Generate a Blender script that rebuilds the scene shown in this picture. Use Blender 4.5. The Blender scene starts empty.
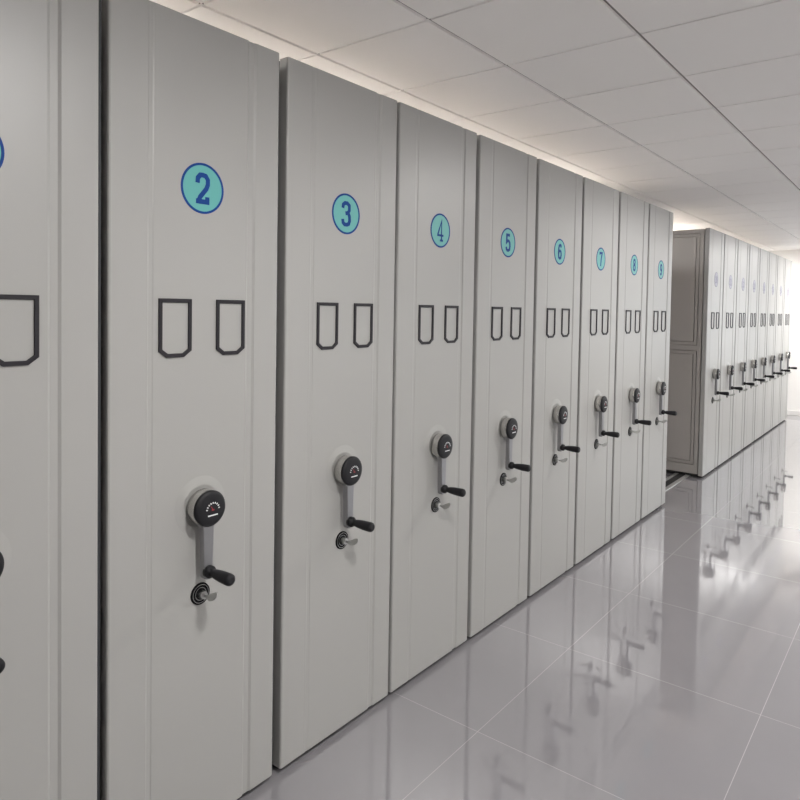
import bpy, bmesh, math, random
from mathutils import Vector, Matrix
random.seed(4)
C = bpy.context.scene.collection
PI = math.pi

# ------------------------------------------------------------------ measured layout (metres)
CAM = (1.6072, 0.0, 1.51536)
FPX, CY = 675.19, 330.53
YAW, PITCH, ROLL = 0.66645, 0.03183, 0.01625
H = 2.3                       # cabinet height
S0, P, W = 0.8639, 0.57946, 0.5521   # cabinet "2" starts at y=S0, pitch, panel width
ROW2 = 6.5752                 # far row starts here
CT = 2.502                    # ceiling
TX, TY, TT = -0.30845, 1.88585, 0.53298   # ceiling tile lattice
X0, X1, Y0, Y1 = -3.15, 5.60, -2.40, 11.72
DEPTH = 3.0

# ------------------------------------------------------------------ materials
def mat(name, col, rough=0.5, metal=0.0, **kw):
    m = bpy.data.materials.new(name); m.use_nodes = True
    nt = m.node_tree; b = nt.nodes['Principled BSDF']
    b.inputs['Base Color'].default_value = (*col, 1)
    b.inputs['Roughness'].default_value = rough
    b.inputs['Metallic'].default_value = metal
    for k, v in kw.items():
        b.inputs[k].default_value = v
    return m

def mottle(m, col, amount=0.04, scale=3.0, rough=None, rvar=0.0, bump=0.0, bscale=300):
    """gentle procedural unevenness in colour, gloss and surface"""
    nt = m.node_tree; b = nt.nodes['Principled BSDF']
    tc = nt.nodes.new('ShaderNodeTexCoord')
    n = nt.nodes.new('ShaderNodeTexNoise'); n.inputs['Scale'].default_value = scale; n.inputs['Detail'].default_value = 4
    nt.links.new(tc.outputs['Object'], n.inputs['Vector'])
    r = nt.nodes.new('ShaderNodeMapRange'); r.inputs['To Min'].default_value = 1 - amount; r.inputs['To Max'].default_value = 1 + amount
    nt.links.new(n.outputs['Fac'], r.inputs['Value'])
    mx = nt.nodes.new('ShaderNodeVectorMath'); mx.operation = 'SCALE'
    mx.inputs[0].default_value = col
    nt.links.new(r.outputs['Result'], mx.inputs['Scale'])
    nt.links.new(mx.outputs['Vector'], b.inputs['Base Color'])
    if rvar and rough is not None:
        r2 = nt.nodes.new('ShaderNodeMapRange'); r2.inputs['To Min'].default_value = rough - rvar; r2.inputs['To Max'].default_value = rough + rvar
        nt.links.new(n.outputs['Fac'], r2.inputs['Value']); nt.links.new(r2.outputs['Result'], b.inputs['Roughness'])
    if bump:
        n2 = nt.nodes.new('ShaderNodeTexNoise'); n2.inputs['Scale'].default_value = bscale
        nt.links.new(tc.outputs['Object'], n2.inputs['Vector'])
        bp = nt.nodes.new('ShaderNodeBump'); bp.inputs['Strength'].default_value = bump; bp.inputs['Distance'].default_value = 0.001
        nt.links.new(n2.outputs['Fac'], bp.inputs['Height']); nt.links.new(bp.outputs['Normal'], b.inputs['Normal'])
    return m

PAINT = (0.365, 0.361, 0.347)
M = {}
M['panel'] = mottle(mat('grey powder coat', PAINT, 0.38), PAINT, 0.02, 2.0, 0.38, 0.04, 0.06, 500)
M['carcass'] = mottle(mat('grey carcass paint', (0.36, 0.338, 0.318), 0.45), (0.36, 0.338, 0.318), 0.03, 2.0)
M['base'] = mat('black carriage steel', (0.02, 0.02, 0.02), 0.6)
M['rubber'] = mat('black rubber', (0.03, 0.032, 0.035), 0.7)
M['frame'] = mat('dark plastic frame', (0.022, 0.020, 0.024), 0.5, **{'Specular IOR Level': 0.25})
M['teal'] = mat('teal sticker vinyl', (0.11, 0.40, 0.38), 0.45)
M['navy'] = mat('navy sticker ink', (0.006, 0.05, 0.23), 0.6, **{'Specular IOR Level': 0.2})
M['lilac'] = mat('glare-washed lilac vinyl', (0.33, 0.32, 0.39), 0.5)  # far-row stickers: glare over the vinyl is put into this colour
M['lilacink'] = mat('glare-washed slate ink', (0.17, 0.17, 0.23), 0.5)  # far-row ink, paled by the same painted-in glare
M['blackcap'] = mat('black moulded plastic', (0.010, 0.010, 0.012), 0.5, **{'Specular IOR Level': 0.3})
M['lockblack'] = mat('matt black lock plate', (0.008, 0.008, 0.009), 0.75, **{'Specular IOR Level': 0.1})
M['tick'] = mat('white dial print', (0.75, 0.75, 0.75), 0.5)
M['red'] = mat('red dial print', (0.28, 0.02, 0.03), 0.5)
M['hub'] = mat('satin painted alloy', (0.54, 0.53, 0.51), 0.22, 0.95)
M['arm'] = mottle(mat('cast alloy', (0.30, 0.30, 0.31), 0.36, 0.8), (0.30, 0.30, 0.31), 0.05, 30)
M['chrome'] = mat('bright nickel', (0.50, 0.50, 0.49), 0.28, 1.0)
M['alu'] = mat('steel rail', (0.55, 0.55, 0.54), 0.35, 0.7)
M['wall'] = mottle(mat('white wall paint', (0.91, 0.90, 0.875), 0.85), (0.91, 0.90, 0.875), 0.015, 2.0)
M['skirting'] = mat('white skirting', (0.74, 0.73, 0.71), 0.5)
M['ceil'] = mottle(mat('pale ceiling panel', (0.88, 0.86, 0.84), 0.75), (0.88, 0.86, 0.84), 0.015, 4.0)
M['ceilgap'] = mat('ceiling joint', (0.25, 0.235, 0.225), 0.8)
M['pvc'] = mat('white window frame', (0.8, 0.8, 0.8), 0.4)

def floor_material():
    m = bpy.data.materials.new('polished porcelain tile'); m.use_nodes = True
    nt = m.node_tree; L = nt.links; b = nt.nodes['Principled BSDF']
    tc = nt.nodes.new('ShaderNodeTexCoord')
    mp = nt.nodes.new('ShaderNodeMapping')
    T = 0.775
    mp.inputs['Location'].default_value = (-0.372, -2.835, 0)
    L.new(tc.outputs['Object'], mp.inputs['Vector'])
    br = nt.nodes.new('ShaderNodeTexBrick')
    br.offset = 0.0; br.squash = 1.0
    br.inputs['Scale'].default_value = 1.0
    br.inputs['Brick Width'].default_value = T; br.inputs['Row Height'].default_value = T
    br.inputs['Mortar Size'].default_value = 0.0013; br.inputs['Mortar Smooth'].default_value = 0.3
    br.inputs['Color1'].default_value = (0.245, 0.236, 0.25, 1); br.inputs['Color2'].default_value = (0.256, 0.247, 0.26, 1)
    br.inputs['Mortar'].default_value = (0.34, 0.33, 0.32, 1)
    L.new(mp.outputs['Vector'], br.inputs['Vector'])
    n = nt.nodes.new('ShaderNodeTexNoise'); n.inputs['Scale'].default_value = 2.5; n.inputs['Detail'].default_value = 6
    L.new(tc.outputs['Object'], n.inputs['Vector'])
    r = nt.nodes.new('ShaderNodeMapRange'); r.inputs['To Min'].default_value = 0.94; r.inputs['To Max'].default_value = 1.06
    L.new(n.outputs['Fac'], r.inputs['Value'])
    v = nt.nodes.new('ShaderNodeVectorMath'); v.operation = 'SCALE'
    L.new(br.outputs['Color'], v.inputs[0]); L.new(r.outputs['Result'], v.inputs['Scale'])
    L.new(v.outputs['Vector'], b.inputs['Base Color'])
    b.inputs['Roughness'].default_value = 0.05
    rr = nt.nodes.new('ShaderNodeMapRange'); rr.inputs['To Min'].default_value = 0.05; rr.inputs['To Max'].default_value = 0.45
    L.new(br.outputs['Fac'], rr.inputs['Value']); L.new(rr.outputs['Result'], b.inputs['Roughness'])
    b.inputs['IOR'].default_value = 1.6
    b.inputs['Coat Weight'].default_value = 0.8; b.inputs['Coat Roughness'].default_value = 0.02; b.inputs['Coat IOR'].default_value = 1.7
    bp = nt.nodes.new('ShaderNodeBump'); bp.inputs['Strength'].default_value = 0.1; bp.inputs['Distance'].default_value = 0.0005; bp.invert = True
    L.new(br.outputs['Fac'], bp.inputs['Height']); L.new(bp.outputs['Normal'], b.inputs['Normal'])
    return m
M['floor'] = floor_material()

def emit(name, col, s):
    m = bpy.data.materials.new(name); m.use_nodes = True; nt = m.node_tree
    nt.nodes.remove(nt.nodes['Principled BSDF'])
    e = nt.nodes.new('ShaderNodeEmission'); e.inputs['Color'].default_value = (*col, 1); e.inputs['Strength'].default_value = s
    nt.links.new(e.outputs[0], nt.nodes['Material Output'].inputs[0]); return m
M['led'] = emit('LED diffuser', (1.0, 0.982, 0.962), 172.0)
def glass():
    m = bpy.data.materials.new('clear window glass'); m.use_nodes = True; nt = m.node_tree
    nt.nodes.remove(nt.nodes['Principled BSDF'])
    t = nt.nodes.new('ShaderNodeBsdfTransparent'); g = nt.nodes.new('ShaderNodeBsdfGlossy'); g.inputs['Roughness'].default_value = 0.02
    x = nt.nodes.new('ShaderNodeMixShader'); x.inputs[0].default_value = 0.06
    nt.links.new(t.outputs[0], x.inputs[1]); nt.links.new(g.outputs[0], x.inputs[2]); nt.links.new(x.outputs[0], nt.nodes['Material Output'].inputs[0])
    return m
M['glass'] = glass()

# ------------------------------------------------------------------ mesh helpers
def box(bm, x0, x1, y0, y1, z0, z1, mi=0):
    v = [bm.verts.new(p) for p in ((x0,y0,z0),(x1,y0,z0),(x1,y1,z0),(x0,y1,z0),(x0,y0,z1),(x1,y0,z1),(x1,y1,z1),(x0,y1,z1))]
    for f in ((3,2,1,0),(4,5,6,7),(0,1,5,4),(1,2,6,5),(2,3,7,6),(3,0,4,7)):
        fc = bm.faces.new([v[i] for i in f]); fc.material_index = mi

def lathe(bm, prof, cy, cz, seg=40, mi=0, smooth=True, cap0=False, cap1=True):
    """profile of (x, r) turned about an axis parallel to X through (cy, cz)"""
    rings = []
    for x, r in prof:
        rings.append([bm.verts.new((x, cy + r*math.cos(2*PI*i/seg), cz + r*math.sin(2*PI*i/seg))) for i in range(seg)])
    for a, b in zip(rings, rings[1:]):
        for i in range(seg):
            j = (i+1) % seg
            f = bm.faces.new((a[i], a[j], b[j], b[i])); f.smooth = smooth; f.material_index = mi
    if cap0:
        f = bm.faces.new(list(reversed(rings[0]))); f.material_index = mi
    if cap1:
        f = bm.faces.new(rings[-1]); f.material_index = mi

def prism_x(bm, poly, x0, x1, mi=0):
    """polygon of (y, z), counter-clockwise seen from +X, extruded along X"""
    a = [bm.verts.new((x0, y, z)) for y, z in poly]; b = [bm.verts.new((x1, y, z)) for y, z in poly]
    n = len(poly)
    f = bm.faces.new(b); f.material_index = mi
    f = bm.faces.new(list(reversed(a))); f.material_index = mi
    for i in range(n):
        j = (i+1) % n
        f = bm.faces.new((a[i], a[j], b[j], b[i])); f.material_index = mi

def prism_z(bm, poly, z0, z1, mi=0):
    a = [bm.verts.new((x, y, z0)) for x, y in poly]; b = [bm.verts.new((x, y, z1)) for x, y in poly]
    n = len(poly)
    bm.faces.new(b).material_index = mi; bm.faces.new(list(reversed(a))).material_index = mi
    for i in range(n):
        j = (i+1) % n
        bm.faces.new((a[i], a[j], b[j], b[i])).material_index = mi

def ribbon(bm, pts, w, x0, x1, mi=0, closed=False):
    """a stroke of width w along (y, z) points, mitred, extruded in X"""
    n = len(pts); L = []; R = []
    for i, p in enumerate(pts):
        a = pts[i-1] if (i > 0 or closed) else None
        b = pts[(i+1) % n] if (i < n-1 or closed) else None
        def nrm(u, v):
            d = Vector((v[0]-u[0], v[1]-u[1])).normalized(); return Vector((-d.y, d.x))
        if a is None: m = nrm(p, b)
        elif b is None: m = nrm(a, p)
        else:
            n1, n2 = nrm(a, p), nrm(p, b); m = (n1+n2).normalized(); m = m / max(0.45, m.dot(n1))
        L.append((p[0]+m.x*w/2, p[1]+m.y*w/2)); R.append((p[0]-m.x*w/2, p[1]-m.y*w/2))
    rng = range(n if closed else n-1)
    VL0 = [bm.verts.new((x0, *q)) for q in L]; VR0 = [bm.verts.new((x0, *q)) for q in R]
    VL1 = [bm.verts.new((x1, *q)) for q in L]; VR1 = [bm.verts.new((x1, *q)) for q in R]
    for i in rng:
        j = (i+1) % n
        for q in ((VR1[i], VR1[j], VL1[j], VL1[i]), (VL0[i], VL0[j], VR0[j], VR0[i]),
                  (VL1[i], VL1[j], VL0[j], VL0[i]), (VR0[i], VR0[j], VR1[j], VR1[i])):
            bm.faces.new(q).material_index = mi
    if not closed:
        for i, s in ((0, 1), (n-1, -1)):
            q = (VL1[i], VL0[i], VR0[i], VR1[i])
            bm.faces.new(q if s > 0 else tuple(reversed(q))).material_index = mi

def obj(name, bm, mats, parent=None, bevel=0.0, seg=2, angle=40):
    bmesh.ops.recalc_face_normals(bm, faces=bm.faces)
    me = bpy.data.meshes.new(name); bm.to_mesh(me); bm.free()
    o = bpy.data.objects.new(name, me); C.objects.link(o)
    for m in (mats if isinstance(mats, (list, tuple)) else [mats]): me.materials.append(m)
    if parent: o.parent = parent
    if bevel:
        b = o.modifiers.new('bevel', 'BEVEL'); b.width = bevel; b.segments = seg; b.limit_method = 'ANGLE'; b.angle_limit = math.radians(angle)
        b.harden_normals = False
    return o

def struct(name, bm, mats, parent=None, **k):
    o = obj(name, bm, mats, parent, **k)
    if not parent: o['kind'] = 'structure'
    return o
NB = bmesh.new

# ------------------------------------------------------------------ the room
bm = NB(); box(bm, X0-.12, X1+.12, Y0-.12, Y1+.12, -.10, 0.0); struct('floor', bm, M['floor'])
bm = NB(); box(bm, X0-.12, X0, Y0-.12, Y1+.12, 0, CT+.12); struct('wall_left', bm, M['wall'])
bm = NB(); box(bm, X0, X1, Y0-.12, Y0, 0, CT+.12); struct('wall_front', bm, M['wall'])
BW = (0.75, 3.15, 0.60, 2.35)
bm = NB()
box(bm, X0, BW[0], Y1, Y1+.12, 0, CT+.12); box(bm, BW[1], X1, Y1, Y1+.12, 0, CT+.12)
box(bm, BW[0], BW[1], Y1, Y1+.12, 0, BW[2]); box(bm, BW[0], BW[1], Y1, Y1+.12, BW[3], CT+.12)
struct('wall_back', bm, M['wall'])
bm = NB(); f = .05; a, b, z0, z1 = BW
for (p, q, r, t) in ((a, a+f, z0, z1), (b-f, b, z0, z1), (a+f, b-f, z0, z0+f), (a+f, b-f, z1-f, z1), ((a+b)/2-f/2, (a+b)/2+f/2, z0+f, z1-f)):
    box(bm, p, q, Y1+.03, Y1+.08, r, t)
w = struct('window_3', bm, M['pvc'])
for (p, q) in ((a+f, (a+b)/2-f/2), ((a+b)/2+f/2, b-f)):
    bm = NB(); box(bm, p, q, Y1+.052, Y1+.058, z0+f, z1-f); struct('pane', bm, M['glass'], w)

WINDOWS = [(6.7, 8.8, 0.50, 2.35), (9.2, 11.3, 0.50, 2.35)]
WINDOWS.sort()
bm = NB()
ys = Y0-.12
for (a, b, z0, z1) in WINDOWS:
    box(bm, X1, X1+.12, ys, a, 0, CT+.12)
    box(bm, X1, X1+.12, a, b, 0, z0); box(bm, X1, X1+.12, a, b, z1, CT+.12)
    ys = b
box(bm, X1, X1+.12, ys, Y1+.12, 0, CT+.12)
struct('wall_right', bm, M['wall'])
for i, (a, b, z0, z1) in enumerate(WINDOWS):
    bm = NB(); f = .05
    x0, x1 = X1+.03, X1+.08
    for (p, q, r, s) in ((a, a+f, z0, z1), (b-f, b, z0, z1), (a+f, b-f, z0, z0+f), (a+f, b-f, z1-f, z1), ((a+b)/2-f/2, (a+b)/2+f/2, z0+f, z1-f)):
        box(bm, x0, x1, p, q, r, s)
    w = struct('window_%d' % (i+1), bm, M['pvc'])
    for (p, q) in ((a+f, (a+b)/2-f/2), ((a+b)/2+f/2, b-f)):
        bm = NB(); box(bm, X1+.052, X1+.058, p, q, z0+f, z1-f); struct('pane', bm, M['glass'], w)
for nm, r in (('baseboard_back', (X0, X1, Y1-.014, Y1)), ('baseboard_right', (X1-.014, X1, Y0, Y1-.014)),
              ('baseboard_front', (X0, X1-.014, Y0, Y0+.014)), ('baseboard_left', (X0, X0+.014, Y0+.014, Y1-.014))):
    bm = NB(); box(bm, *r, 0, 0.07); struct(nm, bm, M['skirting'], bevel=.004)

# ceiling: bevelled lay-in panels below a backing
LAMPS = [(3, j) for j in (-2, 4, 10, 16)] + [(2, 17), (7, -2), (7, 4)] + [(-2, j) for j in (-2, 0, 2, 4, 5, 9, 11, 13, 15, 17)]  # aisle lamps read from cast shadows; the rest are unseen lamps added for brightness
bm = NB()
box(bm, X0-.12, X1+.12, Y0-.12, Y1+.12, CT+.008, CT+.12, 1)
i0, i1 = math.floor((X0-TX)/TT), math.ceil((X1-TX)/TT)
j0, j1 = math.floor((Y0-TY)/TT), math.ceil((Y1-TY)/TT)
for i in range(i0, i1):
    for j in range(j0, j1):
        a, b = max(X0, TX+i*TT), min(X1, TX+(i+1)*TT)
        c, d = max(Y0, TY+j*TT), min(Y1, TY+(j+1)*TT)
        if b-a < .03 or d-c < .03: continue
        gx, gy, e = .0052, .0030, .003
        lo = [bm.verts.new(p) for p in ((a+gx+e, c+gy+e, CT), (b-gx-e, c+gy+e, CT), (b-gx-e, d-gy-e, CT), (a+gx+e, d-gy-e, CT))]
        hi = [bm.verts.new(p) for p in ((a+gx, c+gy, CT+.009), (b-gx, c+gy, CT+.009), (b-gx, d-gy, CT+.009), (a+gx, d-gy, CT+.009))]
        bm.faces.new(list(reversed(lo)))
        for k in range(4):
            bm.faces.new((lo[k], lo[(k+1) % 4], hi[(k+1) % 4], hi[k]))
ceiling = struct('ceiling', bm, [M['ceil'], M['ceilgap']])
def disc_z(bm, cx, cy, prof, seg=40, cap=True):
    rings = [[bm.verts.new((cx+r*math.cos(2*PI*k/seg), cy+r*math.sin(2*PI*k/seg), z)) for k in range(seg)] for r, z in prof]
    for a, b in zip(rings, rings[1:]):
        for k in range(seg):
            n = (k+1) % seg; bm.faces.new((a[k], a[n], b[n], b[k]))
    if cap: bm.faces.new(rings[-1])
for (i, j) in LAMPS:
    cx, cy = TX+(i+.5)*TT, TY+(j+.5)*TT
    bm = NB(); disc_z(bm, cx, cy, [(.150, CT), (.148, CT-.010), (.132, CT-.014), (.124, CT-.010), (.122, CT-.002)], cap=False)
    fr = struct('unseen_light_frame', bm, M['pvc'], ceiling)
    bm = NB(); disc_z(bm, cx, cy, [(.1225, CT-.001), (.122, CT-.006), (.110, CT-.008)]); struct('unseen_light_diffuser', bm, M['led'], fr)

# ------------------------------------------------------------------ floor rails
RAILS = [-0.19]          # the rails farther back are wholly hidden
for k, x in enumerate(RAILS):
    bm = NB()
    y0, y1 = 0.10, Y1-.1
    prism = [(-.065, 0), (.065, 0), (.065, .006), (.048, .010), (.034, .010), (.034, .004), (-.034, .004), (-.034, .010), (-.048, .010), (-.065, .006)]
    a = [bm.verts.new((x+p, y0, z)) for p, z in prism]; b = [bm.verts.new((x+p, y1, z)) for p, z in prism]
    n = len(prism)
    for i in range(n):
        j = (i+1) % n
        bm.faces.new((a[i], a[j], b[j], b[i])).material_index = 1 if i == 5 else 0
    bm.faces.new(a); bm.faces.new(list(reversed(b)))
    o = obj('floor_rail', bm, [M['alu'], M['base']])
    o['label'] = 'steel floor rail near the cabinet fronts, seen in the open gap between the rows'
    o['category'] = 'rail'

# ------------------------------------------------------------------ one cabinet (local origin: left front foot, fronts face +X)
YC = 0.280                    # hardware centre line
HZ = 0.951                    # crank hub height
def bm_end_panel():
    bm = NB(); g = [(YC-.165), (YC+.165)]
    poly = [(-.040, 0.0), (-.006, 0.0), (-.0018, .0018), (0, .006)]
    for c, d, w1, w2 in ((g[0], .0014, .009, .005), (g[1], .0042, .016, .009)):   # a faint fold left, a deeper one right
        poly += [(0, c-w1), (-d, c-w2), (-d, c+w2), (0, c+w1)]
    poly += [(0, W-.006), (-.0018, W-.0018), (-.006, W), (-.040, W)]
    prism_z(bm, poly, .020, H)
    return bm
def bm_carcass():
    bm = NB(); a, b, zb, zt = .030, W-.030, .034, H-.008
    box(bm, -DEPTH, -.048, a, b, zb, zt); box(bm, -.048, -.040, .05, W-.05, zb, zt)
    bays = 4; L = (DEPTH-.048)/bays
    Z = ((zb, 1.20), (1.20, zt))
    for side in (0, 1):
        def slab(xa, xb, z0, z1, o):
            y0, y1 = (a-o, a) if side == 0 else (b, b+o)
            box(bm, xb, xa, y0, y1, z0, z1)
        def ringbars(xa, xb, z0, z1, w, o, wb=None, wt=None):
            wb = wb or w; wt = wt or w
            slab(xa, xa-w, z0, z1, o); slab(xb+w, xb, z0, z1, o)
            slab(xa-w, xb+w, z0, z0+wb, o); slab(xa-w, xb+w, z1-wt, z1, o)
        for k in range(bays):
            xa, xb = -.048-L*k, -.048-L*(k+1)
            for n, (z0, z1) in enumerate(Z):
                wb, wt = (.080, .022) if n == 0 else (.022, .034)
                ringbars(xa, xb, z0, z1, .034, .022, wb, wt)
                g = .007; xa2, xb2, z2, z3 = xa-.034-g, xb+.034+g, z0+wb+g, z1-wt-g
                ringbars(xa2, xb2, z2, z3, .024, .016)
                g2 = .031; slab(xa2-g2, xb2+g2, z2+g2, z3-g2, .016)
    return bm
def bm_base():
    bm = NB(); box(bm, -DEPTH+.02, -.012, .03, W-.03, .010, .036); return bm
def bm_seal():
    bm = NB(); box(bm, -.036, -.012, W-.001, W+.010, .05, H-.02); box(bm, -.030, -.018, W+.010, W+.014, .05, H-.02); return bm

DIG = {
 '0': [([(.5,.93),(.2,.85),(.14,.6),(.14,.4),(.2,.15),(.5,.07),(.8,.15),(.86,.4),(.86,.6),(.8,.85)], True)],
 '1': [([(.5,.0),(.5,1.0)], False), ([(.22,.78),(.5,.93)], False), ([(.2,.06),(.8,.06)], False)],
 '2': [([(.14,.66),(.16,.82),(.32,.92),(.5,.93),(.7,.91),(.84,.80),(.84,.64),(.74,.50),(.32,.22),(.17,.02)], False), ([(.04,.075),(.94,.075)], False), ([(.81,.0),(.81,.24)], False)],
 '3': [([(.14,.72),(.18,.86),(.36,.93),(.62,.93),(.82,.85),(.82,.66),(.70,.55),(.42,.52)], False), ([(.70,.55),(.84,.42),(.86,.24),(.78,.12),(.58,.07),(.34,.07),(.17,.14),(.13,.28)], False)],
 '4': [([(.66,.0),(.66,.97),(.12,.32),(.12,.27),(.95,.27)], False), ([(.44,.03),(.88,.03)], False)],
 '5': [([(.82,.92),(.22,.92),(.20,.52),(.40,.60),(.62,.60),(.82,.50),(.86,.32),(.80,.14),(.58,.07),(.34,.07),(.18,.14),(.13,.26)], False)],
 '6': [([(.82,.78),(.74,.90),(.52,.94),(.28,.86),(.17,.64),(.15,.36),(.22,.15),(.5,.07),(.76,.13),(.85,.32),(.78,.50),(.52,.58),(.26,.50),(.17,.36)], False)],
 '7': [([(.14,.80),(.14,.925),(.86,.925),(.58,.50),(.44,.0)], False)],
 '8': [([(.5,.93),(.26,.88),(.18,.74),(.28,.58),(.5,.53),(.72,.58),(.82,.74),(.74,.88)], True), ([(.5,.53),(.24,.45),(.14,.28),(.24,.12),(.5,.07),(.76,.12),(.86,.28),(.76,.45)], True)],
 '9': [([(.18,.22),(.26,.10),(.48,.06),(.72,.14),(.83,.36),(.85,.64),(.78,.85),(.5,.93),(.24,.87),(.15,.68),(.22,.50),(.48,.42),(.74,.50),(.83,.64)], False)],
}
SZ, SR = 1.842, 0.0705
def bm_disc():
    bm = NB(); lathe(bm, [(0.0, SR-.004), (.0006, SR-.004)], YC, SZ, 64, cap0=True); return bm
def bm_ring():
    bm = NB(); n = 64; r = SR-.0036
    ribbon(bm, [(YC+r*math.cos(2*PI*i/n), SZ+r*math.sin(2*PI*i/n)) for i in range(n)], .0066, 0.0, .0010, closed=True); return bm
def bm_number(t):
    bm = NB(); h = .086 if len(t) == 1 else .070; w = .048 if len(t) == 1 else .036
    sw = .0135 if t != '4' else .0085
    if len(t) > 1: sw = .009
    for k, ch in enumerate(t):
        ox = YC + (k-(len(t)-1)/2)*(w+.009) - w/2
        for q_, (pts, closed) in enumerate(DIG[ch]):
            ribbon(bm, [(ox+p*w, SZ-h/2+q*h) for p, q in pts], sw, .0004, .0011+.0002*q_, closed=closed)
    return bm
def bm_label_frame(c):
    bm = NB(); w, z1, zc, z0 = .0505-.00525, 1.5335-.00525, 1.3945, 1.3745+.00525
    pts = [(c-w, z1), (c-w, zc), (c-w+.0205, z0), (c+w-.0205, z0), (c+w, zc), (c+w, z1)]
    ribbon(bm, pts, .0105, 0.0, .005, closed=True); return bm
def bm_flange():
    bm = NB(); lathe(bm, [(0.0, .084), (.0008, .078), (.0020, .070), (.0030, .062), (.0033, .057), (.001, .0545), (.001, .045)], YC, HZ, 56, cap1=False); return bm
def bm_hub():
    bm = NB(); lathe(bm, [(.004, .047), (.008, .0495), (.038, .0505), (.040, .049)], YC, HZ, 56, cap0=True); return bm
def bm_cap():
    bm = NB(); lathe(bm, [(.038, .0500), (.045, .0506), (.0485, .0485), (.0510, .042), (.0520, .030), (.0523, .012)], YC, HZ, 56, cap0=True)
    cy, cz, r = YC+.004, HZ-.004, .021; x0, x1 = .0512, .0530
    for k in range(9):
        a = math.radians(10 + 20*k)
        d = Vector((math.cos(a), math.sin(a)))
        ribbon(bm, [(cy+d.x*r*.86, cz+d.y*r*.86), (cy+d.x*r*1.08, cz+d.y*r*1.08)], .0030, x0, x1, 1)
    ribbon(bm, [(cy-.016, cz-.014), (cy+.016, cz-.014)], .0036, x0, x1, 1)
    ribbon(bm, [(cy-.004, cz+.001), (cy+.004, cz+.001)], .004, x0, x1, 2)
    ribbon(bm, [(cy, cz+.001), (cy-.006, cz+.011)], .0022, x0, x1, 2)
    return bm
AZ = HZ-.178
def bm_arm():
    bm = NB(); pts = []
    for k in range(9):
        a = PI + PI*k/8; pts.append((YC+.0145*math.cos(a), AZ-.010+.0145*math.sin(a)))
    pts += [(YC+.0175, HZ-.055), (YC+.027, HZ-.040), (YC+.027, HZ-.030), (YC-.027, HZ-.030), (YC-.027, HZ-.040), (YC-.0175, HZ-.055)]
    prism_x(bm, pts, .018, .0405)
    return bm
def bm_grip():
    bm = NB(); lathe(bm, [(.036, .0175), (.050, .0175), (.053, .0160), (.057, .0105), (.064, .0110), (.075, .0135), (.102, .0160), (.130, .0168), (.137, .0160), (.141, .0130), (.143, .008)], YC, AZ, 32, cap0=True); return bm
LZ = 0.699
def bm_lock():
    bm = NB()
    lathe(bm, [(0, .031), (.003, .031), (.004, .030)], YC, LZ, 48, 0)
    for r in (.0255, .0175):
        n = 40; ribbon(bm, [(YC+r*math.cos(2*PI*i/n), LZ+r*math.sin(2*PI*i/n)) for i in range(n)], .0013, .002, .0046, 1, closed=True)
    lathe(bm, [(.003, .0112), (.020, .0112), (.022, .0105)], YC, LZ, 32, 1)
    return bm
def bm_key():
    bm = NB()
    # shank in the cylinder and a two-lobed bow turned upwards to the right
    box(bm, .020, .050, YC-.0016, YC+.0016, LZ-.004, LZ+.004)
    pts = [(.034, -.005), (.046, -.009), (.058, -.006), (.068, .001), (.074, .010), (.072, .018), (.064, .020), (.054, .015), (.042, .008), (.034, .005)]
    ang = math.radians(20)
    for s in (-.0016, .0016): pass
    a = []; b = []
    for x, q in pts:
        for s, l in ((-.0016, a), (.0016, b)):
            l.append(bm.verts.new((x, YC + q*math.sin(ang)+s*math.cos(ang), LZ + q*math.cos(ang)-s*math.sin(ang))))
    bm.faces.new(a); bm.faces.new(list(reversed(b)))
    for i in range(len(pts)):
        j = (i+1) % len(pts); bm.faces.new((a[i], b[i], b[j], a[j]))
    return bm

def sticker(root, text, far):
    d = obj('number_sticker', bm_disc(), M['lilac' if far else 'teal'], root)
    obj('sticker_border', bm_ring(), M['lilacink' if far else 'navy'], d)
    obj('sticker_numeral', bm_number(text), M['lilacink' if far else 'navy'], d)
    d['label'] = ('round number sticker, glare painted in as lilac' if far else 'round teal number sticker with navy border')

def make_cabinet():
    r = bpy.data.objects.new('mobile_shelving_cabinet', None); C.objects.link(r); r.empty_display_size = .2
    obj('carcass', bm_carcass(), M['carcass'], r)
    obj('end_panel', bm_end_panel(), M['panel'], r, bevel=.0025, seg=2, angle=50)
    o = obj('carriage_base', bm_base(), M['base'], r); o['label'] = 'black carriage base'
    o = obj('seal_strip', bm_seal(), M['rubber'], r); o['label'] = 'black rubber seal strip'
    for s in (-1, 1):
        o = obj('label_frame', bm_label_frame(YC+s*.0915), M['frame'], r, bevel=.001); o['label'] = 'dark label frame with clipped lower corners'
    obj('crank_flange', bm_flange(), M['panel'], r)
    h = obj('crank', bm_hub(), M['hub'], r); h['label'] = 'hand crank with round alloy hub'
    o = obj('crank_cap', bm_cap(), [M['blackcap'], M['tick'], M['red']], h); o['label'] = 'black cap with small white dial marks'
    o = obj('crank_arm', bm_arm(), M['arm'], h, bevel=.003, seg=2); o['label'] = 'cast alloy arm'
    o = obj('crank_grip', bm_grip(), M['blackcap'], h); o['label'] = 'black plastic grip'
    l = obj('lock', bm_lock(), [M['lockblack'], M['chrome']], r); l['label'] = 'round black lock with bright rings'
    o = obj('key', bm_key(), M['chrome'], l); o['label'] = 'silver key in the lock'
    return r

def dup(src):
    r = src.copy(); C.objects.link(r)
    for ch in list(src.children):
        c = ch.copy(); C.objects.link(c); c.parent = r
        for g in list(ch.children):
            d = g.copy(); C.objects.link(d); d.parent = c
    return r

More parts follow.
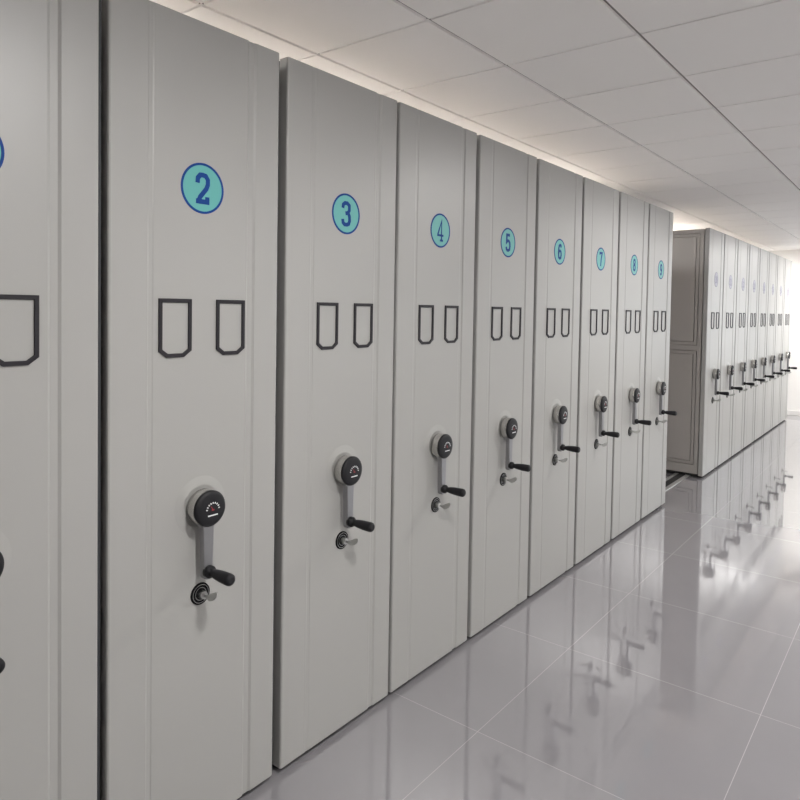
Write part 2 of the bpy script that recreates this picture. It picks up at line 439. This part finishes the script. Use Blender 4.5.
LABELS = {
 '1': 'pale grey mobile shelving cabinet left of number 2, cut off by the photo edge',
 '2': 'tall pale grey mobile shelving cabinet whose round teal sticker reads 2',
 '3': 'tall pale grey mobile shelving cabinet whose round teal sticker reads 3',
 '4': 'tall pale grey mobile shelving cabinet whose round sticker reads 4 in thin strokes',
 '5': 'tall pale grey mobile shelving cabinet whose round teal sticker reads 5',
 '6': 'tall pale grey mobile shelving cabinet whose round teal sticker reads 6',
 '7': 'tall pale grey mobile shelving cabinet whose round teal sticker reads 7',
 '8': 'tall pale grey mobile shelving cabinet whose round teal sticker reads 8',
 '9': 'last cabinet of the near row, beside the open gap, round teal sticker reads 9',
}
ORD = ['first', 'second', 'third', 'fourth', 'fifth', 'sixth', 'seventh']
cab0 = make_cabinet()
cabs = [cab0] + [dup(cab0) for _ in range(16)]
for k, r in enumerate(cabs):
    far = k >= 9
    y = S0 + P*(k-1) if not far else ROW2 + P*(k-9)
    r.location = (0, y + {0: .010, 1: .006, 2: .012}.get(k, 0.0), 0)      # each unit rolls freely, so the gaps differ a little
    num = str(k+1)
    sticker(r, num, far)
    dh = {1: -.006, 2: -.005}.get(k, 0.0)
    dy = {0: -.013, 4: -.012, 5: -.018, 6: -.014}.get(k, 0.0)               # fittings mounted slightly off centre
    for ch in r.children:
        if ch.name.split('.')[0] in ('number_sticker', 'label_frame', 'crank_flange', 'crank', 'lock'): ch.location.y = dy + (0 if ch.name.startswith('label') else dh)
    r['category'] = 'cabinet'
    r['group'] = 'numbered mobile cabinets of the near row' if not far else 'mobile cabinets of the far row'
    if not far: r['label'] = LABELS[num]
    elif k == 9: r['label'] = 'first cabinet of the far row, its shaded panelled side facing the open gap'
    elif k == 16: r['label'] = 'last pale grey cabinet of the far row, nearest the bright back wall'
    else: r['label'] = '%s pale grey cabinet from the open gap in the far row' % ORD[k-9]

# ------------------------------------------------------------------ light
w = bpy.data.worlds.new('daylight'); bpy.context.scene.world = w; w.use_nodes = True
bg = w.node_tree.nodes['Background']; bg.inputs['Color'].default_value = (0.93, 0.97, 1.0, 1); bg.inputs['Strength'].default_value = 1.5
for (a, b, z0, z1) in WINDOWS:
    L = bpy.data.lights.new('window portal', 'AREA'); L.shape = 'RECTANGLE'; L.size = z1-z0; L.size_y = b-a
    L.cycles.is_portal = True
    o = bpy.data.objects.new('window_portal', L); C.objects.link(o)
    o.location = (X1+.13, (a+b)/2, (z0+z1)/2); o.rotation_euler = (0, PI/2, 0)   # -Z of the lamp faces -X

L = bpy.data.lights.new('window portal', 'AREA'); L.shape = 'RECTANGLE'; L.size = BW[1]-BW[0]; L.size_y = BW[3]-BW[2]
L.cycles.is_portal = True
o = bpy.data.objects.new('window_portal', L); C.objects.link(o)
o.location = ((BW[0]+BW[1])/2, Y1+.13, (BW[2]+BW[3])/2); o.rotation_euler = (-PI/2, 0, 0)

# ------------------------------------------------------------------ camera
F = Vector((-math.sin(YAW)*math.cos(PITCH), math.cos(YAW)*math.cos(PITCH), -math.sin(PITCH)))
R = Vector((math.cos(YAW), math.sin(YAW), 0)); U = R.cross(F)
R2 = R*math.cos(ROLL) + U*math.sin(ROLL); U2 = -R*math.sin(ROLL) + U*math.cos(ROLL)
cd = bpy.data.cameras.new('camera'); cam = bpy.data.objects.new('camera', cd); C.objects.link(cam)
m = Matrix.Identity(4)
for i in range(3):
    m[i][0], m[i][1], m[i][2], m[i][3] = R2[i], U2[i], -F[i], CAM[i]
cam.matrix_world = m
cd.sensor_width = 36; cd.lens = FPX/800*36
cd.shift_y = -(400-CY)/800
cd.clip_start = 0.02
sc = bpy.context.scene
sc.camera = cam
sc.view_settings.view_transform = 'Standard'; sc.view_settings.look = 'None'
sc.view_settings.gamma = 1; sc.view_settings.use_curve_mapping = False
sc.view_settings.exposure = 0.76
sc.cycles.use_denoising = True
sc.cycles.max_bounces = 10; sc.cycles.diffuse_bounces = 6
